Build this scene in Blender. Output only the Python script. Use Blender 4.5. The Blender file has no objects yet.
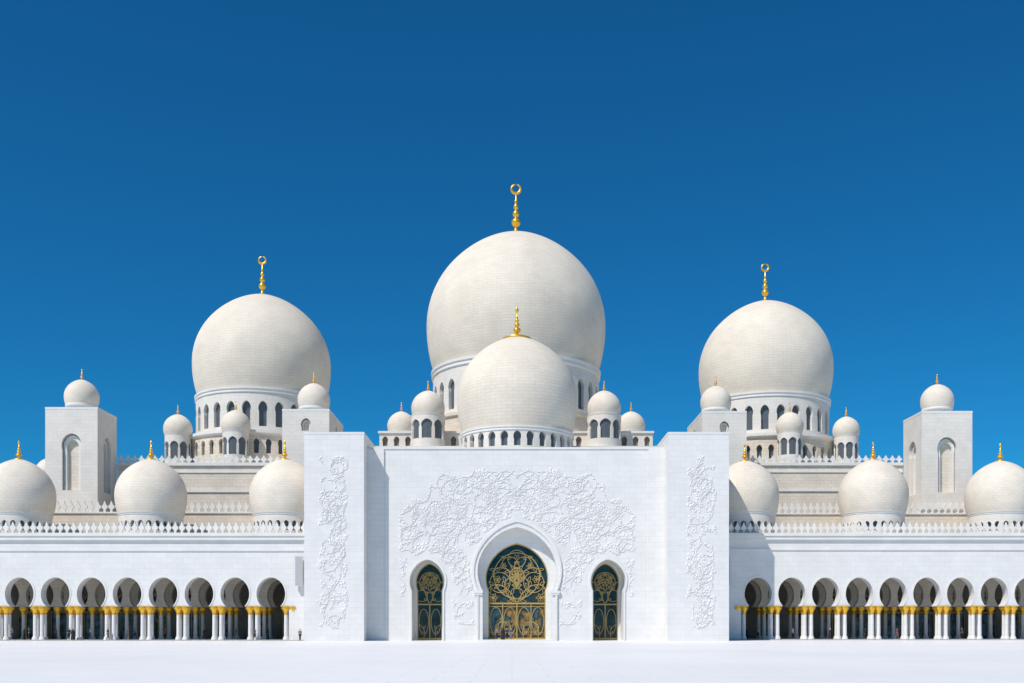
import bpy, math, random
from math import sin, cos, pi, sqrt, atan2, radians, asin
random.seed(7)
sc = bpy.context.scene
COL = sc.collection
F = 1050.0; D = 150.0; H = 2.0; HZ = 627.0

# ------------------------------------------------------------------ materials
def principled(name, col, rough=0.5, metal=0.0, spec=0.5):
    m = bpy.data.materials.new(name); m.use_nodes = True
    b = m.node_tree.nodes['Principled BSDF']
    b.inputs['Base Color'].default_value = (*col, 1)
    b.inputs['Roughness'].default_value = rough
    b.inputs['Metallic'].default_value = metal
    b.inputs['Specular IOR Level'].default_value = spec
    return m, m.node_tree.nodes, m.node_tree.links, b

def marble(name, c1, c2, mortar, bw=1.2, bh=0.6, ms=0.012, uv=False, rough=0.6, mott=0.12, flat=False, spec=0.2, bump=0.15, nscale=0.35):
    m, N, L, b = principled(name, c1, rough, 0, spec)
    if uv:
        tc = N.new('ShaderNodeTexCoord'); vec = tc.outputs['UV']
    else:
        g = N.new('ShaderNodeNewGeometry'); s = N.new('ShaderNodeSeparateXYZ'); L.new(g.outputs['Position'], s.inputs[0])
        c = N.new('ShaderNodeCombineXYZ')
        if flat:
            L.new(s.outputs[0], c.inputs[0]); L.new(s.outputs[1], c.inputs[1])
        else:
            a = N.new('ShaderNodeMath'); L.new(s.outputs[0], a.inputs[0]); L.new(s.outputs[1], a.inputs[1])
            L.new(a.outputs[0], c.inputs[0]); L.new(s.outputs[2], c.inputs[1])
        vec = c.outputs[0]
    br = N.new('ShaderNodeTexBrick'); L.new(vec, br.inputs['Vector'])
    br.inputs['Color1'].default_value = (*c1, 1); br.inputs['Color2'].default_value = (*c2, 1)
    br.inputs['Mortar'].default_value = (*mortar, 1)
    br.inputs['Scale'].default_value = 1; br.inputs['Mortar Size'].default_value = ms
    br.inputs['Brick Width'].default_value = bw; br.inputs['Row Height'].default_value = bh
    tc2 = N.new('ShaderNodeNewGeometry')
    n = N.new('ShaderNodeTexNoise'); L.new(tc2.outputs['Position'], n.inputs['Vector'])
    n.inputs['Scale'].default_value = nscale; n.inputs['Detail'].default_value = 8; n.inputs['Roughness'].default_value = 0.65
    mr = N.new('ShaderNodeMapRange'); L.new(n.outputs['Fac'], mr.inputs['Value'])
    mr.inputs['From Min'].default_value = 0.3; mr.inputs['From Max'].default_value = 0.7
    mr.inputs['To Min'].default_value = 1 - mott; mr.inputs['To Max'].default_value = 1.0 + mott*0.25
    mx = N.new('ShaderNodeVectorMath'); mx.operation = 'SCALE'
    L.new(br.outputs['Color'], mx.inputs[0]); L.new(mr.outputs[0], mx.inputs['Scale'])
    L.new(mx.outputs[0], b.inputs['Base Color'])
    bp = N.new('ShaderNodeBump'); bp.inputs['Strength'].default_value = bump; bp.inputs['Distance'].default_value = 0.04
    n2 = N.new('ShaderNodeTexNoise'); L.new(tc2.outputs['Position'], n2.inputs['Vector']); n2.inputs['Scale'].default_value = 2.0
    n2.inputs['Detail'].default_value = 5
    L.new(n2.outputs['Fac'], bp.inputs['Height']); L.new(bp.outputs[0], b.inputs['Normal'])
    return m

M_FAC = marble('facade_marble', (.77,.755,.725), (.735,.725,.70), (.64,.635,.62), 1.6, .8, .02, mott=.08)
M_REL = marble('relief_marble', (.76,.745,.715), (.74,.725,.70), (.74,.72,.70), 3, 3, 0, mott=.05)
M_TRIM = marble('trim_marble', (.77,.755,.715), (.74,.73,.69), (.66,.65,.62), 1.5, 5, .012, mott=.08)
M_WARM = marble('warm_marble', (.77,.69,.575), (.72,.64,.53), (.60,.53,.435), 1.3, .55, .03, mott=.16)
M_TOW = marble('tower_marble', (.78,.735,.665), (.745,.70,.63), (.65,.61,.54), 1.3, .6, .02, mott=.11)
M_DOME = marble('dome_marble', (.79,.71,.59), (.755,.675,.56), (.67,.59,.475), 1.7, .5, .035, uv=True, mott=.13, nscale=.2, rough=.75, spec=.1)
M_SDOME = marble('small_dome_marble', (.79,.715,.605), (.755,.68,.57), (.67,.595,.485), .9, .4, .025, uv=True, mott=.13, nscale=.4, rough=.7, spec=.12)
M_FLOOR = marble('floor_marble', (.86,.85,.83), (.84,.835,.82), (.72,.73,.73), 3.0, 3.0, .025, flat=True, rough=.5, mott=.08, nscale=.05, spec=.25, bump=.03)
M_IN = marble('gallery_shade_stone', (.27,.24,.20), (.23,.20,.17), (.18,.16,.14), 1.2, .6, .02, mott=.3)  # interior stone darkened so the gallery's shade sits in its colour
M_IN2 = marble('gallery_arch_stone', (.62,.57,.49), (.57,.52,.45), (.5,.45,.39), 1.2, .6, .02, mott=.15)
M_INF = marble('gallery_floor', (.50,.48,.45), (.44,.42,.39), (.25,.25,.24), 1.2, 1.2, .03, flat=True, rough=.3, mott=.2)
M_GRILLE, *_ = principled('speaker_grey', (.42,.43,.44), .6)
M_GOLD, N, L, b = principled('gold', (.88,.50,.05), .32, .65)
n = N.new('ShaderNodeTexNoise'); n.inputs['Scale'].default_value = 3
mr = N.new('ShaderNodeMapRange'); L.new(n.outputs['Fac'], mr.inputs['Value']); mr.inputs['To Min'].default_value=.2; mr.inputs['To Max'].default_value=.5
L.new(mr.outputs[0], b.inputs['Roughness'])
def glassmat(name, gold, bright=(.02,.055,.07)):
    m, N, L, b = principled(name, (.012,.03,.032), .15, 0, .4)
    n = N.new('ShaderNodeTexNoise'); n.inputs['Scale'].default_value = .9; n.inputs['Detail'].default_value = 4
    ge=N.new('ShaderNodeNewGeometry'); L.new(ge.outputs['Position'],n.inputs['Vector'])
    cr = N.new('ShaderNodeValToRGB'); L.new(n.outputs['Fac'], cr.inputs[0])
    e=cr.color_ramp.elements
    e[0].position=.38; e[0].color=(.005,.011,.014,1)
    e[1].position=.70; e[1].color=(*bright,1)
    if not gold:
        L.new(cr.outputs[0], b.inputs['Base Color']); return m
    s=N.new('ShaderNodeSeparateXYZ'); L.new(ge.outputs['Position'],s.inputs[0])
    mr=N.new('ShaderNodeMapRange'); L.new(s.outputs[2],mr.inputs['Value']); mr.inputs['From Min'].default_value=7; mr.inputs['From Max'].default_value=4.5
    n3=N.new('ShaderNodeTexNoise'); n3.inputs['Scale'].default_value=.8; n3.inputs['Detail'].default_value=5; L.new(ge.outputs['Position'],n3.inputs['Vector'])
    c3=N.new('ShaderNodeValToRGB'); L.new(n3.outputs['Fac'],c3.inputs[0]); q=c3.color_ramp.elements
    q[0].position=.36; q[0].color=(.07,.14,.17,1); q[1].position=.66; q[1].color=(.33,.19,.05,1)
    k=q.new(.5); k.color=(.02,.03,.03,1)
    mx=N.new('ShaderNodeMix'); mx.data_type='RGBA'; L.new(mr.outputs[0],mx.inputs['Factor']); L.new(cr.outputs[0],mx.inputs['A']); L.new(c3.outputs[0],mx.inputs['B'])
    L.new(mx.outputs['Result'],b.inputs['Base Color']); return m
M_GLASS=glassmat('dark_glass',False); M_GLASSG=glassmat('gold_glow_glass',True)  # second glass has a golden glow painted into its lower part
M_DAY=glassmat('daylight_tint_glass',False,(.16,.26,.35))  # bluish daylight from beyond the gallery, painted into the door glass colour
M_WIN, *_ = principled('window_shade', (.10,.12,.135), .3, 0, .4)
M_LATT, *_ = principled('lattice_gold', (.54,.38,.13), .45, .3)
M_SKIN, *_ = principled('skin', (.42,.25,.17), .6)
M_HAIR, *_ = principled('hair', (.02,.015,.012), .6)
CLOTH = {}
def cloth(c):
    if c not in CLOTH:
        CLOTH[c] = principled('cloth', c, .85)[0]
    return CLOTH[c]

# ------------------------------------------------------------------ object helpers
WLOC = {}
def root(name, loc, label, cat, group=None):
    o = bpy.data.objects.new(name, None); o.location = loc; o.empty_display_size = .5
    COL.objects.link(o); o['label'] = label; o['category'] = cat
    if group: o['group'] = group
    WLOC[o.name] = loc
    return o
def mesh(name, V, Fc, mat, smooth=False, uv=None):
    me = bpy.data.meshes.new(name); me.from_pydata(V, [], Fc)
    mats = mat if isinstance(mat, list) else [mat]
    for m in mats: me.materials.append(m)
    if smooth: me.polygons.foreach_set('use_smooth', [True]*len(me.polygons))
    if uv:
        l = me.uv_layers.new(name='UVMap')
        for p in me.polygons:
            us = [uv[v] for v in p.vertices]
            for k, li in enumerate(p.loop_indices): l.data[li].uv = us[k]
    me.update()
    return me
def put(name, me, org, parent, rz=0.0):
    o = bpy.data.objects.new(name, me)
    p = WLOC[parent.name] if parent else (0,0,0)
    o.location = tuple(org[i]-p[i] for i in range(3)); o.rotation_euler = (0,0,rz)
    if parent: o.parent = parent
    COL.objects.link(o); WLOC[o.name] = tuple(org)
    return o
def add(name, V, Fc, mat, org, parent, smooth=False, uv=None, rz=0.0):
    return put(name, mesh(name, V, Fc, mat, smooth, uv), org, parent, rz)

class G:
    def __init__(s): s.V=[]; s.F=[]
    def add(s, V, Fc):
        o=len(s.V); s.V += list(V); s.F += [tuple(i+o for i in f) for f in Fc]; return s
    def box(s, x0,x1,y0,y1,z0,z1):
        return s.add([(x0,y0,z0),(x1,y0,z0),(x1,y1,z0),(x0,y1,z0),(x0,y0,z1),(x1,y0,z1),(x1,y1,z1),(x0,y1,z1)],
          [(0,3,2,1),(4,5,6,7),(0,1,5,4),(1,2,6,5),(2,3,7,6),(3,0,4,7)])

def horseshoe(a, zb, zs, rx, rz, pt=.1, n=28):
    """opening outline, bottom-left, over the top, bottom-right; returns pts, centre z"""
    h = rz*sqrt(max(0,1-(a/rx)**2)); zc = zs+h
    t0 = pi + asin(min(1,h/rz)); t1 = -asin(min(1,h/rz))
    P=[]
    if zb < zs-1e-6: P.append((-a,zb))
    for i in range(n+1):
        t = t0+(t1-t0)*i/n
        x = rx*cos(t); z = rz*sin(t)
        if z>0: z += pt*rz*max(0,1-abs(x)/(rx*.85))**1.2
        P.append((x, zc+z))
    if zb < zs-1e-6: P.append((a,zb))
    return P, zc

def panel(P, zc, x0,x1,z0,z1, t, mp=lambda x,d,z:(x,d,z), extra=6):
    def phi(x,z):
        v = atan2(-x, -(z-zc))
        return v if v>=0 else v+2*pi
    ph = [phi(*p) for p in P]
    items = [(ph[i],P[i]) for i in range(len(P))]
    adds = [(x0,z0),(x0,z1),(x1,z1),(x1,z0)]
    for i in range(1,extra): adds.append((x0+(x1-x0)*i/extra, z1))
    for c in adds:
        f = phi(*c)
        if f<=ph[0]+1e-5 or f>=ph[-1]-1e-5: continue
        if any(abs(f-q)<1e-5 for q,_ in items): continue
        for i in range(len(P)-1):
            if ph[i]<=f<=ph[i+1]:
                (ax,az),(bx,bz)=P[i],P[i+1]
                dx,dz = -sin(f), -cos(f)
                ex,ez = bx-ax,bz-az
                den = dx*ez-dz*ex
                if abs(den)<1e-9: break
                s = (ax*ez-(az-zc)*ex)/den
                items.append((f,(s*dx, zc+s*dz))); break
    items.sort(key=lambda q:q[0])
    inn=[];out=[]
    for f,p in items:
        dx,dz=-sin(f),-cos(f); s=1e9
        if dx<-1e-9: s=min(s,x0/dx)
        if dx>1e-9: s=min(s,x1/dx)
        if dz<-1e-9: s=min(s,(z0-zc)/dz)
        if dz>1e-9: s=min(s,(z1-zc)/dz)
        inn.append(p); out.append((s*dx,zc+s*dz))
    V=[];Fc=[];n=len(inn)
    for arr,d in ((inn,0),(out,0),(inn,t),(out,t)):
        for p in arr: V.append(mp(p[0],d,p[1]))
    for i in range(n-1):
        Fc.append((i,n+i,n+i+1,i+1))
        Fc.append((2*n+i,2*n+i+1,3*n+i+1,3*n+i))
        Fc.append((i,i+1,2*n+i+1,2*n+i))
        if abs(out[i][1]-out[i+1][1])<1e-5 and abs(out[i][0]-out[i+1][0])>1e-5:
            Fc.append((n+i,3*n+i,3*n+i+1,n+i+1))
    return V,Fc

def band(Pi, Po, d0, d1):
    n=len(Pi); V=[];Fc=[]
    for arr,d in ((Pi,d0),(Po,d0),(Pi,d1),(Po,d1)):
        V += [(p[0],d,p[1]) for p in arr]
    for i in range(n-1):
        Fc += [(i,n+i,n+i+1,i+1),(n+i,3*n+i,3*n+i+1,n+i+1),(i,i+1,2*n+i+1,2*n+i)]
    Fc += [(0,2*n,3*n,n),(n-1,2*n-1,4*n-1,3*n-1)]
    return V,Fc
def fan(P, zc, d):
    n=len(P); V=[(0,d,zc)]+[(p[0],d,p[1]) for p in P]
    return V,[(0,i+1,i+2) for i in range(n-1)]+[(0,n,1)]

def lathe(prof, seg=48, off=0.0):
    V=[];Fc=[];UV=[]
    R=max(p[0] for p in prof); v=0; n=seg+1
    for k,(r,z) in enumerate(prof):
        if k: v+=sqrt((r-prof[k-1][0])**2+(z-prof[k-1][1])**2)
        for i in range(n):
            a=2*pi*i/seg+off
            V.append((r*cos(a),r*sin(a),z)); UV.append((i/seg*2*pi*R,v))
    for k in range(len(prof)-1):
        for i in range(seg):
            Fc.append((k*n+i,k*n+i+1,(k+1)*n+i+1,(k+1)*n+i))
    return V,Fc,UV

def dome_prof(R,zb,zt,n=44):
    zc=zt-R*1.07; drop=zc-zb; s=min(.40,drop/R); f0=-asin(s); kz=drop/(R*s)
    pr=[]
    for i in range(n+1):
        f=f0+(pi/2-f0)*i/n
        r=R*cos(f); z=zc+R*sin(f)*(kz if f<0 else 1)+.07*R*max(0,1-r/(R*.72))**1.5*(1 if f>0 else 0)
        pr.append((max(r,.001),z-zb))
    return pr

FP=[(.11,0),(.085,.02),(.045,.06),(.03,.12),(.03,.15),(.06,.17),(.085,.21),(.09,.24),(.08,.28),(.035,.32),(.03,.34),(.055,.36),(.066,.40),(.055,.44),(.022,.47),(.022,.49),(.042,.51),(.048,.54),(.04,.57),(.016,.60),(.03,.63),(.03,.66),(.014,.69),(.012,.79),(.001,.80)]
def finial(h, skirt=1.0, cres=True, fat=1.0):
    g=G(); seg=20
    pr=[(r*h*fat,z*h) for r,z in FP]
    if skirt>2.0:
        pr=[(.44*h,-.085*h),(.46*h,-.04*h),(.36*h,.0*h),(.24*h,.05*h),(.13*h,.08*h),(.075*h,.11*h)]+pr[3:]
    elif skirt>1.0:
        pr=[(.30*h,-.06*h),(.31*h,-.02*h),(.2*h,.02*h),(.10*h,.06*h)]+pr[3:]
    V,Fc,_=lathe(pr,seg); g.add(V,Fc)
    if cres:
        Rr=.088*h; zc=.895*h; m=32; V=[];Fc=[]
        for i in range(m+1):
            u=i/m; a=radians(-90-168+336*u); r=(.012+.016*sin(pi*u))*h
            for j in range(8):
                b_=2*pi*j/8
                rr=Rr+r*cos(b_)
                V.append((rr*cos(a), r*sin(b_)*.8, zc+rr*sin(a)))
        for i in range(m):
            for j in range(8):
                Fc.append((i*8+j,i*8+(j+1)%8,(i+1)*8+(j+1)%8,(i+1)*8+j))
        g.add(V,Fc)
    else:
        V,Fc,_=lathe([(.012*h*fat,.76*h),(.035*h*fat,.84*h),(.04*h*fat,.88*h),(.001,1.0*h)],12); g.add(V,Fc)
    return mesh('finial',g.V,g.F,M_GOLD,True)

def ringdrum(r,z0,z1,n,a,zb,zs,rx,rz,t,pt=.1,arc=12):
    g=G(); P,zc=horseshoe(a,zb,zs,rx,rz,pt,arc)
    hw=pi*r/n
    for k in range(n):
        th0=2*pi*k/n-pi/2
        def mp(x,d,z,th0=th0):
            th=th0+x/r; return ((r-d)*cos(th),(r-d)*sin(th),z)
        V,Fc=panel(P,zc,-hw,hw,zb,z1,t,mp,4); g.add(V,Fc)
    if zb>z0+.01:
        V,Fc,_=lathe([(r,z0),(r,zb),(r-t,zb)],n*4); g.add(V,Fc)
    return g,P,zc

# ------------------------------------------------------------------ setting
gm=mesh('courtyard_ground',[(-2500,-400,0),(2500,-400,0),(2500,3000,0),(-2500,3000,0)],[(0,1,2,3)],M_FLOOR)
g_=put('courtyard_ground',gm,(0,0,0),None); g_['kind']='structure'; g_['label']='bright white polished marble courtyard paving with joints'; g_['category']='ground'

# ------------------------------------------------------------------ dome things
def dome_thing(name,x,y,R,zt,zb,zfloor,n,win,label,cat,group,mat,fh,skirt=1.0,cres=True,drumr=None,panes=True,seg=64,fat=1.0,dmat=None):
    rt=root(name,(x,y,zfloor),label,cat,group)
    dmat=dmat or M_TOW
    pr=dome_prof(R,zb,zt); rb=pr[0][0]
    drumr=drumr or rb*.985
    V,Fc,UV=lathe(pr,seg); d=add('dome_shell',V,Fc,mat,(x,y,zb),rt,True,UV)
    fm=finial(fh,skirt,cres,fat); put('finial',fm,(x,y,zt-.02*fh),d)
    a,wb,ws,rx,rz=win
    top=zb-.035*R
    g,P,zc=ringdrum(drumr,0,top-zfloor,n,a,wb-zfloor,ws-zfloor,rx,rz,min(.9,.12*drumr))
    dr=add('drum',g.V,g.F,dmat,(x,y,zfloor),rt)
    c=R*.022
    V,Fc,_=lathe([(drumr-.02,-c*3.6),(drumr+c*.7,-c*3.2),(drumr+c*.7,-c*2.6),(drumr+c*.25,-c*2.5),(drumr+c*.25,-c*1.4),(max(drumr+c*.9,rb),-c*1.1),(max(drumr+c*.95,rb+c*.3),-c*.1),(rb+.01,.0)],seg)
    add('cornice',V,Fc,M_TRIM,(x,y,zb+.004),rt)
    t=min(.9,.12*drumr)
    if panes:
        Pn=[(p[0]*1.05,p[1]) for p in P]
        V,Fc=fan(Pn,zc,-(drumr*cos(pi/n)-t*.6)); pm=mesh('window',V,Fc,M_WIN)
        for k in range(n):
            w=put('window',pm,(x,y,zfloor),dr,2*pi*k/n)
    else:
        V,Fc,_=lathe([(drumr-t*.8,(wb-zfloor)),(drumr-t*.8,top-zfloor)],24); add('glazing',V,Fc,M_WIN,(x,y,zfloor),dr)
    return rt

GD='great domes of the mosque'
dome_thing('great_dome',.75,48,16.8,76.2,49.6,32.5,30,(.78,40.9,44.3,.9,1.3),'largest white marble dome with tall gold crescent finial and windowed drum','dome',GD,M_DOME,9.6,drumr=15.6,seg=96)
for (x,y,R,zt,zb) in ((-46.6,46,12.6,64.0,44.2),(48.7,52,12.6,64.7,44.8)):
    zf=zb-7.8
    dome_thing('great_dome',x,y,R,zt,zb,zf,26,(.68,zf+.9,zf+3.5,.8,1.15),'cream marble dome with gold crescent finial on an arched window drum','dome',GD,M_DOME,7.4,drumr=11.9,seg=96)
    p=root('dome_podium',(x,y,29),'round marble podium with small arched openings below a dome','podium','podiums of the domes')
    g,P,zc=ringdrum(13.4,0,zf-29-.6,40,.42,3.3,4.7,.52,.7,.7)
    add('wall',g.V,g.F,M_WARM,(x,y,29),p)
    V,Fc,_=lathe([(12.7,3),(12.7,zf-29-.6)],36); add('glazing',V,Fc,M_WIN,(x,y,29),p)
    V,Fc,_=lathe([(13.35,zf-29-.9),(13.9,zf-29-.6),(13.9,zf-29-.1),(11.8,zf-29+.05)],72); add('cornice',V,Fc,M_TRIM,(x,y,29),p)
p=root('dome_podium',(.75,48,32),'round marble podium under the largest dome','podium','podiums of the domes')
V,Fc,_=lathe([(17.2,0),(17.2,7.0),(17.6,7.2),(17.6,7.7),(15.6,8.0)],72); add('wall',V,Fc,M_WARM,(.75,48,32),p)
dome_thing('great_dome',.78,14,9.35,47.3,31.9,27.9,28,(.5,28.9,29.9,.6,.75),'marble dome over the portal with gold finial and petal skirt','dome',GD,M_DOME,4.9,skirt=2.9,cres=False,drumr=8.75,seg=96,fat=1.3)

KG='small domed turrets around the great domes'
def kiosk(x,y,R,zt,zf,zb=None,wide=.9):
    zb=zb or zt-R*1.07-R*.45
    hh=zb-zf
    dome_thing('domed_turret',x,y,R,zt,zb,zf,8,(.30*R*wide,zf+hh*.26,zf+hh*.58,.35*R*wide,.33*R*.95),'small white domed turret with arched openings and gold finial','turret',KG,M_SDOME,1.7,cres=False,drumr=R*wide,panes=False,seg=40,fat=1.7,dmat=M_TOW)
for a in ((-14.3,29,2.85,42.3,32.3,None,1.02),(15.7,29,2.85,42.3,32.3,None,1.02),(-19.7,37,2.5,40.4,32.3,None,1.08),(21.2,37,2.5,40.4,32.3,None,1.08),
          (-47.6,31,2.5,39.4,30),(-59.5,37,2.5,39.9,30),(49.2,36,2.4,40.1,30.8),(61.1,42,2.4,40.5,30.8),(-80.5,33,2.4,31.5,22)):
    kiosk(*a)
ab=root('arcaded_base',(.7,33,32.3),'low white arcaded gallery joining the central turrets','gallery'); o=WLOC[ab.name]
P,zc=horseshoe(.42,.5,1.5,.5,.6,.1,12); g=G()
nb=24; x0=-22.8; x1=24.2; bw=(x1-x0)/nb
for i in range(nb):
    c=x0+(i+.5)*bw-o[0]
    V,Fc=panel(P,zc,-bw/2,bw/2,.5,3.0,.6,lambda x,d,z,c=c:(x+c,d-2.5,z)); g.add(V,Fc)
g.box(x0-o[0],x1-o[0],-2.5,3,0,.497)
add('wall',g.V,g.F,M_TOW,o,ab)
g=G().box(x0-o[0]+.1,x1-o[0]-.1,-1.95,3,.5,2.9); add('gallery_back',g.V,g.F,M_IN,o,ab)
g=G().box(x0-o[0]-.2,x1-o[0]+.2,-2.75,3.2,3.003,3.35); add('cornice',g.V,g.F,M_TRIM,o,ab)

# ------------------------------------------------------------------ towers
def tower(x0,x1,y0,y1,z1,Rd,zt,op,label,name='tower',cat='tower',zlow=8):
    cx,cy=(x0+x1)/2,(y0+y1)/2
    rt=root(name,(cx,cy,zlow),label,cat,'square marble towers with small domes')
    wx,wy=(x1-x0),(y1-y0)
    g=G(); P,zc=horseshoe(*op)
    t=1.1
    for k,(w,dd) in enumerate(((wx,wy),(wy,wx),(wx,wy),(wy,wx))):
        r=k*pi/2
        def mp(x,d,z,r=r,dd=dd):
            yy=-dd/2+d
            return (x*cos(r)-yy*sin(r), x*sin(r)+yy*cos(r), z-zlow)
        V,Fc=panel(P,zc,-w/2,w/2,op[1],z1,t,mp); g.add(V,Fc)
    g.box(-wx/2+.001,wx/2-.001,-wy/2+.001,wy/2-.001,0,op[1]-zlow)
    add('wall',g.V,g.F,M_TOW,(cx,cy,zlow),rt)
    g=G().box(-wx/2+t-.05,wx/2-t+.05,-wy/2+t-.05,wy/2-t+.05,op[1]-zlow,z1-zlow-.1)
    add('niche_back',g.V,g.F,M_WARM,(cx,cy,zlow),rt)
    Pi,zc=horseshoe(op[0]*.62,op[1],op[2],op[3]*.62,op[4]*.66,.05)
    Po,_=horseshoe(op[0]*.9,op[1],op[2],op[3]*.9,op[4]*.9,.05)
    for k,dd in enumerate((wy,wx,wy,wx)):
        r=k*pi/2
        V,Fc=band(Pi,Po,-dd/2+t*.45,-dd/2+t-.06)
        V=[(v[0]*cos(r)-v[1]*sin(r),v[0]*sin(r)+v[1]*cos(r),v[2]-zlow) for v in V]
        add('niche_arch',V,Fc,M_TRIM,(cx,cy,zlow),rt)
    g=G()
    g.box(-wx/2-.03,wx/2+.03,-wy/2-.03,wy/2+.03,z1-zlow-.35,z1-zlow+.003)
    add('cornice',g.V,g.F,M_TRIM,(cx,cy,zlow),rt)
    zb=zt-Rd*1.07-Rd*.5
    pr=dome_prof(Rd,zb,zt)
    V,Fc,UV=lathe(pr,40); d=add('dome_shell',V,Fc,M_SDOME,(cx,cy,zb),rt,True,UV)
    V,Fc,_=lathe([(Rd*.82,z1-zb),(Rd*.82,-.4),(Rd*.93,-.3),(Rd*.93,-.1),(pr[0][0],0.003)],40); add('drum',V,Fc,M_TRIM,(cx,cy,zb),rt)
    put('finial',finial(1.8,1.0,False,1.7),(cx,cy,zt-.03),d)
tower(-75.35,-66.9,19.5,27.7,37.5,2.75,42.9,(1.5,24.1,30.6,1.62,1.9,.02),'square white marble tower with arched niches and small dome')
tower(68.1,76.5,24.5,32.7,37.9,2.7,43.3,(1.5,24.4,30.9,1.62,1.9,.02),'square white marble tower with arched niches and small dome')
tower(-37.2,-29.6,20,34,37.3,2.7,43.1,(.7,33.8,34.4,.8,.9,.1),'broad marble block carrying a small white dome')
tower(31.7,39.1,25,39.8,38.0,2.65,43.9,(.7,34.3,34.9,.8,.9,.1),'broad marble block carrying a small white dome')

# ------------------------------------------------------------------ merlons
def merlon_mesh(h,w,t=.28):
    half=[(-.20,0),(-.15,.16),(-.24,.26),(-.45,.36),(-.50,.50),(-.40,.60),(-.24,.62),(-.22,.72),(-.12,.84),(0,1)]
    pts=half+[(-x,z) for x,z in reversed(half[:-1])]
    n=len(pts); V=[(x*w,0,z*h) for x,z in pts]+[(x*w,t,z*h) for x,z in pts]
    Fc=[tuple(range(n)),tuple(range(2*n-1,n-1,-1))]+[(i,(i+1)%n,n+(i+1)%n,n+i) for i in range(n)]
    return mesh('merlon',V,Fc,M_TRIM)
def merlon_row(parent,x0,x1,y,z,h,pitch):
    me=merlon_mesh(h,pitch*.9); n=int((x1-x0)/pitch); 
    for i in range(n): put('merlon',me,(x0+(i+.5)*(x1-x0)/n,y,z),parent)

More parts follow.
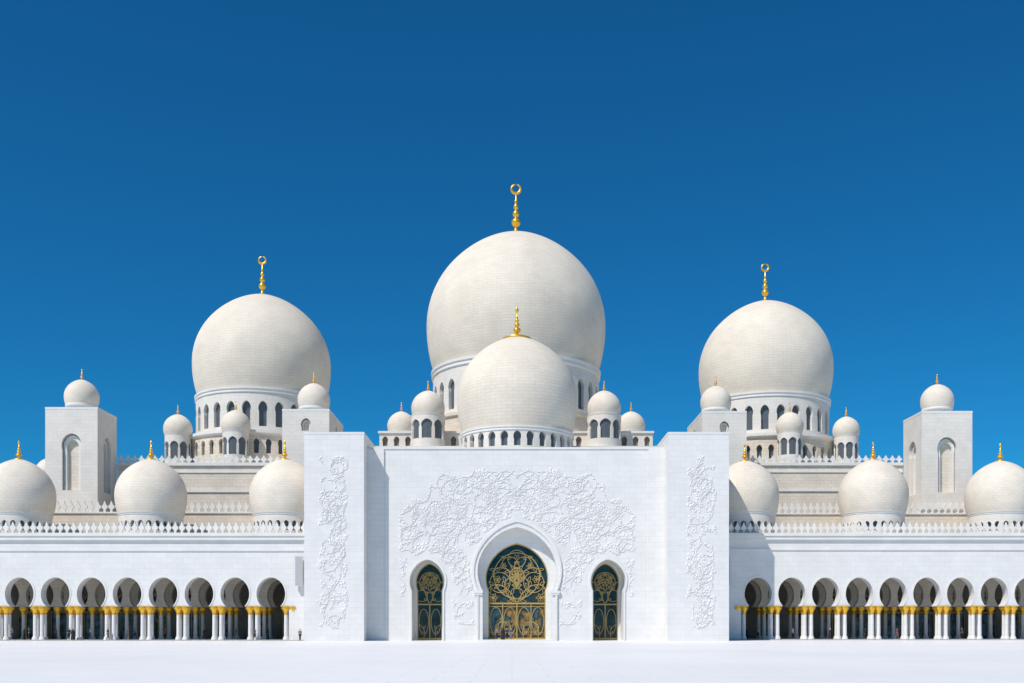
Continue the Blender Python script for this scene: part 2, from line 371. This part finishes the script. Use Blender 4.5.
# ------------------------------------------------------------------ arcades
def colmesh():
    V,Fc,_=lathe([(.46,0),(.46,.2),(.38,.25),(.41,.36),(.31,.46),(.29,.55),(.28,2.2),(.265,3.75)],16)
    return mesh('column',V,Fc,M_FAC,True)
def capmesh():
    V,Fc,_=lathe([(.27,3.70),(.34,3.75),(.29,3.82),(.31,3.98),(.42,4.28),(.68,4.68),(.56,4.80),(.62,4.86),(.62,4.93)],16)
    V=[(x*(1+.12*cos(8*atan2(y,x))*(1 if 3.9<z<4.75 else 0)),y*(1+.12*cos(8*atan2(y,x))*(1 if 3.9<z<4.75 else 0)),z) for x,y,z in V]
    return mesh('capital',V,Fc,M_GOLD,True)
CM=colmesh(); KM=capmesh()
def arcade(xe,xf,y,first,pitch,n,sgn,ztop,sc_,domes,ty,tz,label):
    rt=root('arcade',(first,y,0),label,'arcade','courtyard arcades')
    zs=5.05*sc_; P,zc=horseshoe(1.42,zs,zs,2.08,2.35*sc_,.03,32)
    g=G(); hw=pitch/2; cxs=[first+sgn*pitch*i for i in range(-1,n)]
    T=1.7
    cxs=[c for c in cxs if (c+hw<xe+.01 if sgn<0 else c-hw>xe-.01)] or cxs
    for c in cxs:
        V,Fc=panel(P,zc,-hw,hw,zs,ztop-.9,T,lambda x,d,z,c=c:(x+c-first,d,z)); g.add(V,Fc)
    lo=min(cxs)-hw; hi=max(cxs)+hw
    if sgn<0 and hi<xe: g.box(hi-first+.003,xe-first+1.5,0.001,T-.001,0,ztop-.9)
    if sgn>0 and lo>xe: g.box(xe-first-1.5,lo-first-.003,0.001,T-.001,0,ztop-.9)
    add('wall',g.V,g.F,M_FAC,(first,y,0),rt)
    Po,_=horseshoe(1.62,zs,zs,2.28,2.58*sc_,.03,32)
    V,Fc=band(P,Po,-.07,.02); bm=mesh('arch_trim',V,Fc,M_TRIM)
    for c in cxs: put('arch_trim',bm,(c,y,0),rt)
    L0,L1=(lo,xe+1) if sgn<0 else (xe-1,hi)
    g=G().box(L0,L1,y-.35,y+.9,ztop-.9,ztop-.35); g.box(L0,L1,y-.5,y+1.0,ztop-.347,ztop+.1); g.box(L0,L1,y-.14,y+.01,ztop-2.5,ztop-2.25)
    add('cornice',[(v[0]-first,v[1]-y,v[2]) for v in g.V],g.F,M_TRIM,(first,y,0),rt)
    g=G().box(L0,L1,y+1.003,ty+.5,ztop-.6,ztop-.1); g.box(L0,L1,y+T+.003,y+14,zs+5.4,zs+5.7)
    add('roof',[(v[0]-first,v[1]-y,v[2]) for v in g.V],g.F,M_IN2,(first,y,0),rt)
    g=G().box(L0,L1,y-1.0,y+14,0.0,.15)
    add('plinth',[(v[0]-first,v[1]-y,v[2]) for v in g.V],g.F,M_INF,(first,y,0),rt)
    merlon_row(rt,L0,L1,y+.1,ztop+.1,1.7,.97)
    for k,c in enumerate(cxs+[cxs[-1]+sgn*pitch]):
        px=c-sgn*hw
        if (sgn<0 and px>xe) or (sgn>0 and px<xe): continue
        pos=[(dx,dy) for dx in (-.50,.50) for dy in (.40,1.30)]+[(0,6.9),(0,10.6)]
        for dx,dy in pos:
            o=put('column',CM,(px+dx,y+dy,.15),rt); o.scale=(1,1,sc_*.985)
            q=put('capital',KM,(px+dx,y+dy,.15),o)
        g=G().box(-1.2,1.2,0.02,T-.02,zs-.10,zs-.003)
        add('impost',g.V,g.F,M_TRIM,(px,y,0),rt)
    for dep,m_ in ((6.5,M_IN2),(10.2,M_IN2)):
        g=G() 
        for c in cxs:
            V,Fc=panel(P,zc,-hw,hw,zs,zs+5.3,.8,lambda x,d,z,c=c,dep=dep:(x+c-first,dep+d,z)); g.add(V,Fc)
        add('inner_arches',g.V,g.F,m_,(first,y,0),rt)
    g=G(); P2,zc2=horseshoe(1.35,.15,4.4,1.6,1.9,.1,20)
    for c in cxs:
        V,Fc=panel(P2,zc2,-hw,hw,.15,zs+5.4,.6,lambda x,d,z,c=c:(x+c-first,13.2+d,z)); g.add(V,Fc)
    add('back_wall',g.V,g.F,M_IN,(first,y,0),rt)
    V,Fc=fan(P2,zc2,.4); dm=mesh('door',V,Fc,M_DAY)
    Pn,_=horseshoe(1.2,.15,4.4,1.43,1.7,.1,20); gg=G(); V,Fc=band(Pn,P2,.2,.38); gg.add(V,Fc); gg.box(-.06,.06,.25,.38,.15,4.4); gg.box(-1.25,1.25,.24,.37,4.3,4.45)
    fm_=mesh('door_frame',gg.V,gg.F,M_LATT)
    for c in cxs:
        d_=put('door',dm,(c,y+13.2,0),rt); put('door_frame',fm_,(c,y+13.2,0),d_)
    tr=root('terrace_wall',((L0+L1)/2,ty,ztop-.1),'cream marble terrace wall topped with a row of merlons','wall','terrace walls')
    o=WLOC[tr.name]; g=G().box(L0-20 if sgn<0 else L0,L1 if sgn<0 else L1+20,ty,ty+2.4,ztop-.6,tz-.25); 
    add('wall',[(v[0]-o[0],v[1]-o[1],v[2]-o[2]) for v in g.V],g.F,M_WARM,o,tr)
    g=G().box(L0-20 if sgn<0 else L0,L1 if sgn<0 else L1+20,ty-.2,ty+2.6,tz-.247,tz)
    add('cornice',[(v[0]-o[0],v[1]-o[1],v[2]-o[2]) for v in g.V],g.F,M_TRIM,o,tr)
    merlon_row(tr,L0,L1,ty,tz,1.8,1.05)
    for (dx,dy,R,zt,zb) in domes:
        zf=ztop-.1
        dome_thing('arcade_dome',dx,dy,R,zt,zb,zf,24,(.33,zf+.8,zf+1.55,.38,.45),'white marble dome with gold finial on the arcade roof','dome','domes along the arcade roofs',M_SDOME,2.8,skirt=1.5,cres=False,drumr=R*.89,panes=False,seg=64,fat=1.7)
    return cxs
arcade(-29.7,-90,2,-34.9,5.2,11,-1,15.5,1.0,[(-54.3,8,5.2,27.3,18.9),(-74.2,8,5.2,27.3,18.9),(-34.2,8,5.2,27.3,18.9)],16,20.2,'white marble arcade of horseshoe arches on gold-capped paired columns')
arcade(31.0,90,10,37.5,5.14,11,1,16.2,1.04,[(57.1,16,5.3,28.5,19.9),(36.8,16,5.3,28.3,19.9),(77.2,16,5.3,28.3,19.9)],24.1,20.9,'white marble arcade of horseshoe arches on gold-capped paired columns')

# ------------------------------------------------------------------ hall
def hall(x0,x1,y0,y1,z1,mer,label):
    rt=root('prayer_hall',((x0+x1)/2,(y0+y1)/2,0),label,'building','prayer hall wings'); o=WLOC[rt.name]
    def rel(g): return [(v[0]-o[0],v[1]-o[1],v[2]-o[2]) for v in g.V]
    g=G().box(x0,x1,y0,y1,0,z1-.3); add('wall',rel(g),g.F,M_WARM,o,rt)
    g=G().box(x0,x1,y0-.3,y0+.9,z1-.5,z1); g.box(x0,x1,y0-.15,y0-.003,z1-1.7,z1-1.4); g.box(x0,x1,y0-.2,y0-.003,z1-5.0,z1-4.6)
    add('cornice',rel(g),g.F,M_TRIM,o,rt)
    if mer: merlon_row(rt,x0,x1,y0,z1,1.3,1.15)
hall(-66.8,-24.2,27.8,70,29.8,True,'cream marble prayer hall wing with merlon parapet')
hall(25.2,68.0,32.8,75,30.6,True,'cream marble prayer hall wing with merlon parapet')
hall(-24,25,26,80,32.3,False,'cream marble central prayer hall block')

# ------------------------------------------------------------------ portal
CX=.72; YW=3.5
pt=root('portal',(CX,0,0),'tall white marble entrance portal with carved floral relief','portal'); PO=WLOC[pt.name]
def prel(V): return [(v[0]-PO[0],v[1],v[2]) for v in V]
for x0,x1 in ((-29.7,-21.15),(22.3,31.0)):
    g=G().box(x0,x1,0,13,0,29.5); g.box(x0-.03,x1+.03,-.03,13.03,29.503,29.86)
    add('pylon',prel(g.V),g.F,M_FAC,PO,pt)
g=G()
P1,zc1=horseshoe(5.0,0,7.3,5.75,5.8,.11,40)
V,Fc=panel(P1,zc1,-9.3,9.3,0,28.0,1.5,lambda x,d,z:(x,YW+d,z),10); g.add(V,Fc)
SD=((-12.4,-21.15-CX,-9.3),(14.05,9.3,22.3-CX))
Ps,zcs=horseshoe(2.25,0,7.3,2.55,2.9,.11,28)
for c,x0,x1 in SD:
    cr_=c-CX
    V,Fc=panel(Ps,zcs,x0-cr_,x1-cr_,0,28.0,1.5,lambda x,d,z,cr_=cr_:(x+cr_,YW+d,z),8); g.add(V,Fc)
add('wall',g.V,g.F,M_FAC,PO,pt)
g=G().box(-21.14-CX,22.29-CX,YW-.12,YW+1.6,28.0,28.28); g.box(-21.14-CX,22.29-CX,YW+1.603,26,27.4,27.9)
add('roof',g.V,g.F,M_TRIM,PO,pt)
for x0,x1 in ((-21.145,-18.7),(19.9,22.295)):
    g=G().box(x0-CX,x1-CX,YW-.25,YW-.003,0,27.99); add('pilaster',g.V,g.F,M_FAC,PO,pt)
Po,_=horseshoe(5.9,0,7.3,6.55,6.75,.14,40)
Pm,_=horseshoe(5.6,0,7.3,6.25,6.4,.13,40)
V,Fc=band(Pm,Po,YW-.3,YW+.01); add('arch_moulding',V,Fc,M_TRIM,PO,pt)
V,Fc=band(P1,Pm,YW-.14,YW+.01); add('arch_moulding',V,Fc,M_FAC,PO,pt)
P2,zc2=horseshoe(4.25,0,7.3,4.65,4.65,.12,40)
V,Fc=panel(P2,zc2,-7.5,7.5,0,20,.8,lambda x,d,z:(x,YW+1.51+d,z)); add('inner_arch',V,Fc,M_FAC,PO,pt)
for s in (-1,1):
    g=G().box(s*5.62-.65,s*5.62+.65,YW-.42,YW+.3,6.95,7.3); g.box(s*5.62-.55,s*5.62+.55,YW-.36,YW+.3,6.7,6.947)
    add('impost',g.V,g.F,M_TRIM,PO,pt)

def pip(x,z,P):
    ins=False;n=len(P);j=n-1
    for i in range(n):
        if (P[i][1]>z)!=(P[j][1]>z) and x<(P[j][0]-P[i][0])*(z-P[i][1])/(P[j][1]-P[i][1])+P[i][0]: ins=not ins
        j=i
    return ins
class Lat:
    def __init__(s,P): s.g=G(); s.P=P; s.k=0
    def seg(s,x0,z0,x1,z1,w,y=0.0):
        if not(pip((x0+x1)/2,(z0+z1)/2,s.P)): return
        dx,dz=x1-x0,z1-z0;l=sqrt(dx*dx+dz*dz)+1e-9; nx,nz=-dz/l*w/2,dx/l*w/2
        ex,ez=dx/l*.01,dz/l*.01
        V=[(x0+nx-ex,y,z0+nz-ez),(x1+nx+ex,y,z1+nz+ez),(x1-nx+ex,y,z1-nz+ez),(x0-nx-ex,y,z0-nz-ez)]
        V+= [(v[0],v[1]+.08,v[2]) for v in V]
        s.g.add(V,[(0,1,2,3),(0,4,5,1),(2,6,7,3)])
    def ring(s,cx,cz,R,w,m=36,a0=0,a1=2*pi,rz=None):
        s.k+=1; y=.0037*(s.k%17); rz=rz or R
        for i in range(m):
            t0=a0+(a1-a0)*i/m; t1=a0+(a1-a0)*(i+1)/m
            s.seg(cx+R*cos(t0),cz+rz*sin(t0),cx+R*cos(t1),cz+rz*sin(t1),w,y)
    def bar(s,x0,z0,x1,z1,w):
        s.k+=1; n=int(max(abs(x1-x0),abs(z1-z0))/.25)+1
        for i in range(n):
            s.seg(x0+(x1-x0)*i/n,z0+(z1-z0)*i/n,x0+(x1-x0)*(i+1)/n,z0+(z1-z0)*(i+1)/n,w,-.06-.004*(s.k%5))
    def petal(s,cx,cz,a,l,wd,w):
        s.k+=1; y=.0037*(s.k%17)
        for sg in (-1,1):
            p=None
            for i in range(9):
                t=i/8; u=l*t; v=sg*wd*sin(pi*t)
                q=(cx+u*cos(a)-v*sin(a),cz+u*sin(a)+v*cos(a))
                if p: s.seg(*p,*q,w,y)
                p=q
    def vine(s,x,z,a,k0,k1,L_,w,leaf,mir=True):
        """curling stem with leaves and a blossom, optionally mirrored about x=0"""
        for mx_ in ((1,-1) if mir else (1,)):
            s.k+=1; y=.0037*(s.k%17); n=int(L_/.16); px,pz,pa=x,z,a
            for i in range(n):
                u=i/n; qx,qz=px+cos(pa)*.16,pz+sin(pa)*.16
                s.seg(mx_*px,pz,mx_*qx,qz,w,y)
                if i%5==3 and u<.8:
                    sd=1 if (i//5)%2 else -1; la=pa+sd*.8
                    s.petal(mx_*px,pz,la if mx_>0 else pi-la,leaf,leaf*.2,w*.7)
                px,pz=qx,qz; pa+=(k0+(k1-k0)*u*u)*.16
            for q in range(6): s.petal(mx_*px,pz,2*pi*q/6,leaf*.75,leaf*.2,w*.7)
dr=root('portal_door',(CX,YW+2.4,0),'arched dark glass doorway with gold floral lattice','door','glazed portal doors')
V,Fc=fan(P2,zc2,.35); add('glass',V,Fc,M_GLASSG,(CX,YW+2.0,0),dr)
lt=Lat(P2)
lt.vine(.1,5.7,1.15,-.15,-1.6,7.5,.12,.9); lt.vine(.1,5.7,.45,.30,1.7,7.0,.12,.9)
lt.vine(.1,8.4,1.35,-.25,-1.7,6.5,.11,.8); lt.vine(.1,9.4,2.2,-.45,-1.4,6.0,.10,.7)
lt.ring(0,9.6,3.4,.12); lt.ring(0,9.6,1.1,.12); lt.ring(-2.5,8.6,1.5,.1); lt.ring(2.5,8.6,1.5,.1); lt.ring(0,12.1,1.3,.1)
for q in range(8): lt.petal(0,9.6,2*pi*q/8,1.05,.22,.08)
lt.vine(1.0,.4,1.9,-.5,-1.8,5.5,.10,.7); lt.vine(3.1,.4,1.2,.5,1.8,5.5,.10,.7)
for xq in (-3.1,-1.05,1.05,3.1): lt.ring(xq,2.9,.9,.09,rz=2.0)
for b_ in ((-4.6,5.5,4.6,5.5,.22),(-4.6,5.05,4.6,5.05,.10),(0,0,0,5.5,.16),(-2.1,0,-2.1,5.5,.12),(2.1,0,2.1,5.5,.12),(-4.6,.25,4.6,.25,.3)): lt.bar(*b_)
add('lattice',lt.g.V,lt.g.F,M_LATT,(CX,YW+2.15,0),dr)
Pf,_=horseshoe(4.11,0,7.3,4.51,4.51,.12,40); V,Fc=band(Pf,P2,-.2,.1); add('frame',V,Fc,M_LATT,(CX,YW+2.1,0),dr)
for c,_,_ in SD:
    Q,zq=horseshoe(2.5,0,7.3,2.82,3.15,.12,28)
    V,Fc=band(Ps,Q,YW-.16,YW+.01); add('arch_moulding',[(v[0]+c-CX,v[1],v[2]) for v in V],Fc,M_TRIM,PO,pt)
    n=len(Ps); V=[(p[0]*1.01,YW+1.45,p[1]) for p in Ps]+[(p[0]*1.01,YW+4.6,p[1]) for p in Ps]
    add('reveal',[(v[0]+c-CX,v[1],v[2]) for v in V],[(i,i+1,n+i+1,n+i) for i in range(n-1)],M_TRIM,PO,pt)
    Qi,zi=horseshoe(1.85,0,7.5,2.08,2.6,.12,28)
    V,Fc=panel(Qi,zi,-3,3,0,13,.5,lambda x,d,z:(x+c-CX,YW+4.5+d,z)); add('inner_arch',V,Fc,M_TRIM,PO,pt)
    o=(c,YW+4.9,0)
    dr=root('portal_door',o,'narrow arched glass doorway with gold lattice','door','glazed portal doors')
    V,Fc=fan(Qi,zi,.2); add('glass',V,Fc,M_GLASS,o,dr)
    lt=Lat(Qi); mz=-1 if c<0 else 1
    lt.vine(.1,5.6,1.1,.15,-1.9,5,.10,.65); lt.vine(.05,7.6,.5,.6,1.9,4.5,.09,.6)
    lt.ring(0,8.7,1.55,.09); lt.ring(0,8.7,.5,.09); lt.ring(-1.2,6.7,.85,.08); lt.ring(1.2,6.7,.85,.08)
    for q in range(6): lt.petal(0,8.7,2*pi*q/6+pi/6,1.4,.22,.06)
    lt.vine(.9,.4,1.9,-.6,-2.0,5,.08,.6)
    for s_ in (-1,1): lt.ring(s_*.92,2.8,.72,.08,rz=1.9)
    for b_ in ((-2.1,5.4,2.1,5.4,.2),(0,0,0,5.4,.13),(-2.1,.2,2.1,.2,.3)): lt.bar(*b_)
    add('lattice',lt.g.V,lt.g.F,M_LATT,(c,YW+4.95,0),dr)
    Pf,_=horseshoe(1.75,0,7.5,1.98,2.48,.12,28); V,Fc=band(Pf,Qi,-.15,.1); add('frame',V,Fc,M_LATT,(c,YW+5,0),dr)
g=G().box(-5.5,5.5,YW-2.2,YW+2.3,.004,.16); add('step',g.V,g.F,M_TRIM,PO,pt)

# relief
def relief(mask,seeds,rng,mirror,w=.13,hh=.08,leaf=.55):
    g=G()
    def leafq(x,z,a,l,wd):
        if not mask(x+cos(a)*l,z+sin(a)*l): return
        ca,sa=cos(a),sin(a)
        pts=[(0,0,0),(l*.3,wd*.85,.0),(l*.6,wd*.8,.0),(l,0,.0),(l*.6,-wd*.8,.0),(l*.3,-wd*.85,.0),(l*.45,0,hh*1.4)]
        V=[(x+p[0]*ca-p[1]*sa,-p[2],z+p[0]*sa+p[1]*ca) for p in pts]
        g.add(V,[(0,6,1),(1,6,2),(2,6,3),(3,6,4),(4,6,5),(5,6,0)])
    for (sx,sz) in seeds:
        a=rng.uniform(0,2*pi); k=rng.choice((-1,1))*rng.uniform(.08,.25); x,z=sx,sz; st=.2; pts=[]
        n=rng.randint(20,38)
        for i in range(n):
            if not mask(x,z): break
            pts.append((x,z,a)); x+=cos(a)*st; z+=sin(a)*st; a+=k*st*(1+ i/n*7)
        if len(pts)<4: continue
        V=[];m=len(pts)
        for i,(px,pz,pa) in enumerate(pts):
            ww=w*(1-.5*i/m)*.5
            V+=[(px-sin(pa)*ww,0.0,pz+cos(pa)*ww),(px,-hh,pz),(px+sin(pa)*ww,0.0,pz-cos(pa)*ww)]
        g.add(V,[f for i in range(m-1) for f in ((3*i,3*i+3,3*i+4,3*i+1),(3*i+1,3*i+4,3*i+5,3*i+2))])
        for i in range(2,m-1,4):
            px,pz,pa=pts[i]; s=1 if (i//4)%2 else -1
            leafq(px,pz,pa+s*rng.uniform(.6,1.1),leaf*rng.uniform(.8,1.3),leaf*.26)
        px,pz,pa=pts[-1]; np_=rng.choice((5,6)); r=leaf*rng.uniform(.9,1.4)
        for q in range(np_): leafq(px,pz,pa+2*pi*q/np_,r,r*.36)
    if mirror:
        V=[(-v[0],v[1],v[2]) for v in g.V]; Fs=[tuple(reversed(f)) for f in g.F]; g.add(V,Fs)
    return g
from random import Random
rg=Random(3)
PoA=[(p[0]*1.06,p[1]+.3) for p in Po]; 
Qd,_=horseshoe(2.6,0,7.3,2.95,3.4,.15,28)
def m_wall(x,z):
    ax=abs(x)
    if ax>17.2: return False
    top=25.6-.012*ax**2-.55*max(0,ax-11)+.7*sin(ax*1.9)*sin(ax*.7+1)
    if z>top: return False
    if ax>14.9 and z<6+.5*sin(z): return False
    if z<2.0: return False
    if pip(x,z,PoA): return False
    for dc in (13.12,13.33):
        if pip((ax-dc)*.93,z-.2 if z>1 else z,Qd): return False
    if ax<13.2 and ax>9.5 and z<10: return False
    return True
seeds=[]
zz=1.5
while zz<26:
    xx=.4
    while xx<17.3:
        px,pz=xx+rg.uniform(-.4,.4),zz+rg.uniform(-.4,.4)
        if m_wall(px,pz): seeds.append((max(.1,px),pz))
        xx+=1.4
    zz+=1.3
g=relief(m_wall,seeds,rg,True)
add('floral_relief',g.V,g.F,M_REL,(CX,YW-.003,0),pt)
for cx in (-25.6,27.0):
    def m_p(x,z):
        return abs(x)<1.95+.25*sin(z*1.3) and 1.8<z<26.4
    sd=[(rg.uniform(-1.6,1.6),2.0+.42*i) for i in range(58)]
    g=relief(m_p,sd,rg,False); add('floral_relief',g.V,g.F,M_REL,(cx,-.003,0),pt)
for x,y,z in ((-30.75,1.4,7.9),(32.6,9.4,8.2)):
    lt=root('loudspeaker',(x,y,z),'slim grey loudspeaker column fixed beside the portal','loudspeaker','wall loudspeakers')
    g=G().box(-.55,.55,-.25,.25,0,4.4); add('cabinet',g.V,g.F,M_FAC,(x,y,z),lt)
    g=G().box(-.45,.45,-.3,-.253,.15,4.25); add('grille',g.V,g.F,M_GRILLE,(x,y,z),lt)
    g=G().box(-.2,.2,.253,.75,1.9,2.4); add('bracket',g.V,g.F,M_TRIM,(x,y,z),lt)

# ------------------------------------------------------------------ people
def skin(name,nodes,edges,mat,org,parent,rz,sub=1):
    me=bpy.data.meshes.new(name); me.from_pydata([n[0] for n in nodes],edges,[]); me.materials.append(mat)
    o=bpy.data.objects.new(name,me); COL.objects.link(o)
    p=WLOC[parent.name]; o.parent=parent; o.location=tuple(org[i]-p[i] for i in range(3)); o.rotation_euler=(0,0,rz); WLOC[o.name]=org
    md=o.modifiers.new('Skin','SKIN'); md.use_smooth_shade=True
    for i,n in enumerate(nodes):
        s=me.skin_vertices[0].data[i]; s.radius=(n[1],n[2] if len(n)>2 else n[1]); s.use_root=(i==0)
    if sub:
        s=o.modifiers.new('Sub','SUBSURF'); s.levels=sub; s.render_levels=sub
    return o
def person(x,y,z,rz,kind,top,bot,stride,hgt,label):
    rt=root('person',(x,y,z),label,'person','visitors at the mosque'); o=(x,y,z); k=hgt/1.75
    s=stride
    J={'pel':(0,0,.95),'wa':(0,0,1.1),'ch':(0,0,1.32),'nk':(0,0,1.48),'hb':(0,-.01,1.57),'hd':(0,-.015,1.66),'ht':(0,0,1.73),
       'sl':(-.18,0,1.41),'el':(-.24,.06*s,1.13),'wl':(-.24,-.16*s-.03,.90),'hl':(-.24,-.2*s-.04,.80),
       'sr':(.18,0,1.41),'er':(.24,-.02*s+.03,1.13),'wr':(.25,.12*s-.05,.90),'hr':(.25,.14*s-.06,.80),
       'pl':(-.09,0,.90),'kl':(-.10,-.18*s-.01,.50),'al':(-.10,-.22*s,.09),'tl':(-.11,-.22*s-.17,.04),
       'pr':(.09,0,.90),'kr':(.10,.10*s-.01,.50),'ar':(.10,.32*s,.09),'tr':(.11,.32*s-.16,.04)}
    R={'pel':.12,'wa':.115,'ch':.13,'nk':.05,'hb':.06,'hd':.09,'ht':.06,'sl':.055,'el':.042,'wl':.028,'hl':.033,'sr':.055,'er':.042,'wr':.028,'hr':.033,
       'pl':.085,'kl':.058,'al':.042,'tl':.035,'pr':.085,'kr':.058,'ar':.042,'tr':.035}
    E=[('pel','wa'),('wa','ch'),('ch','nk'),('nk','hb'),('hb','hd'),('hd','ht'),('ch','sl'),('sl','el'),('el','wl'),('wl','hl'),('ch','sr'),('sr','er'),('er','wr'),('wr','hr'),
       ('pel','pl'),('pl','kl'),('kl','al'),('al','tl'),('pel','pr'),('pr','kr'),('kr','ar'),('ar','tr')]
    def mk(keys,grow,name,mat,repl=None):
        ks=list(keys); nodes=[(tuple(c*k for c in (repl or {}).get(q,J[q])),R[q]*k+grow) for q in ks]
        ed=[(ks.index(a),ks.index(b)) for a,b in E if a in ks and b in ks]
        skin(name,nodes,ed,mat,o,rt,rz)
    mk(J.keys(),0,'body',M_SKIN)
    nodes=[((0,.03*k,1.63*k),.095*k),((0,.02*k,1.70*k),.095*k),((0,.015*k,1.745*k),.06*k)]
    if kind=='robe':
        V,Fc,_=lathe([(.34,.03),(.30,.3),(.25,.7),(.20,1.0),(.19,1.2),(.21,1.36),(.13,1.47),(.06,1.52)],14)
        V=[(v[0]*k*(1.05),v[1]*k*(.75)+(-.05*s*(1.2-v[2]) if v[2]<1.2 else 0),v[2]*k) for v in V]
        add('robe',V,Fc,cloth(top),o,rt,True,rz=rz)
        mk(['ch','sl','el','wl','sr','er','wr'],.022,'sleeve',cloth(top))
        nodes=[((0,.03*k,1.50*k),.10*k),((0,.03*k,1.60*k),.105*k),((0,.02*k,1.70*k),.10*k),((0,.015*k,1.75*k),.06*k)]
        skin('headscarf',nodes,[(0,1),(1,2),(2,3)],cloth(bot),o,rt,rz)
    else:
        mk(['pel','wa','ch','sl','el','sr','er'],.018,'shirt',cloth(top))
        mk(['pel','pl','kl','al','pr','kr','ar'],.016,'trousers',cloth(bot))
        skin('hair',nodes,[(0,1),(1,2)],M_HAIR,o,rt,rz)
WH=(.7,.7,.68);BK=(.015,.015,.02);BL=(.05,.1,.25);RD=(.35,.05,.05);GY=(.2,.2,.22);TN=(.4,.3,.2);NV=(.02,.03,.08)
def sx(px,y): return (px-512)*(D+y)/F
ppl=[(497,1.9,'pants',GY,NV,.8,1.78,.3),(503,1.6,'robe',BK,BK,.4,1.68,3.4),(511,2.4,'pants',BL,GY,.3,1.8,.1),(507,3.2,'pants',NV,BK,.3,1.76,.1),
 (5,3.2,'robe',BK,BK,.5,1.65,1.5),(12,1.5,'pants',GY,NV,.7,1.75,1.2),(24,3.6,'robe',BK,BK,.3,1.62,-1.3),(29,3.4,'pants',NV,BK,.3,1.75,-1.3),(56,4.5,'pants',RD,NV,.6,1.75,1.6),
 (73,1.4,'robe',BK,BK,.4,1.66,.4),(69,1.5,'pants',NV,BK,.5,1.78,.8),(90,4.6,'pants',WH,GY,.5,1.8,2),(108,1.6,'pants',NV,BK,.9,1.76,1.5),(121,4.4,'robe',BK,BK,.3,1.6,-1.5),(128,4.0,'robe',TN,WH,.5,1.64,-1.2),
 (135,4.4,'pants',BL,BK,.6,1.78,3),(165,5,'pants',RD,BK,.6,1.72,1.3),(205,4.4,'robe',BK,BK,.2,1.66,.2),(236,4.6,'pants',NV,GY,.7,1.76,-1.5),(255,1.6,'pants',BL,BK,.8,1.76,1.5),(268,4,'robe',BK,BK,.4,1.63,-1.5),(300,.6,'pants',GY,BK,.4,1.76,.5),
 (747,12.5,'robe',BK,BK,.4,1.65,1.2),(758,13,'pants',WH,NV,.6,1.76,1.5),(793,13,'pants',GY,BK,.5,1.74,-1.4),(830,12.4,'robe',BK,WH,.4,1.64,-1.4),(865,12.6,'robe',BK,BK,.4,1.65,.6),(897,12.6,'pants',RD,GY,.7,1.75,1.6),(962,13.5,'pants',NV,BK,.5,1.78,-1.5)]
cn={WH:'white',BK:'black',BL:'blue',RD:'red',GY:'grey',TN:'tan',NV:'navy'}
for px,y,kd,t,b_,s,h,rz in ppl:
    lab=('person in a long %s robe and %s headscarf standing'%(cn[t],cn[b_])) if kd=='robe' else ('person in %s shirt and %s trousers walking'%(cn[t],cn[b_]))
    zf=.15 if (px<290 or px>735) else (.16 if 490<px<520 else 0)
    if px==300: y=.3
    person(sx(px,y),y,zf,rz,kd,t,b_,s,h,lab)

# ------------------------------------------------------------------ light, world, camera
EL=52; AZ=42
w=bpy.data.worlds.new('World'); sc.world=w; w.use_nodes=True
N=w.node_tree.nodes; L=w.node_tree.links; bg=N['Background']
sky=N.new('ShaderNodeTexSky'); sky.sky_type='NISHITA'; sky.sun_disc=False
sky.sun_elevation=radians(EL); sky.sun_rotation=radians(180+AZ); sky.ozone_density=3.0; sky.dust_density=.1; sky.air_density=.9
mx=N.new('ShaderNodeMix'); mx.data_type='RGBA'; mx.blend_type='MULTIPLY'; mx.inputs['Factor'].default_value=1
L.new(sky.outputs[0],mx.inputs['A']); mx.inputs['B'].default_value=(.09,.77,1.17,1)
L.new(mx.outputs['Result'],bg.inputs['Color'])
bg.inputs['Strength'].default_value=.08
sl=bpy.data.lights.new('sun','SUN'); sl.energy=4.2; sl.angle=radians(.5); sl.color=(1,.94,.88)
so=bpy.data.objects.new('sun',sl); COL.objects.link(so)
from mathutils import Vector
dirv=Vector((-sin(radians(AZ))*cos(radians(EL)),-cos(radians(AZ))*cos(radians(EL)),sin(radians(EL))))
so.rotation_euler=dirv.to_track_quat('Z','Y').to_euler()
cam=bpy.data.cameras.new('camera'); co=bpy.data.objects.new('camera',cam); COL.objects.link(co)
co.location=(0,-D,H); co.rotation_euler=(radians(90),0,0)
cam.sensor_width=36; cam.lens=36*F/1024; cam.shift_y=(HZ-341.5)/1024; cam.clip_end=6000
sc.camera=co
sc.view_settings.view_transform='Standard'; sc.view_settings.look='None'; sc.view_settings.exposure=0
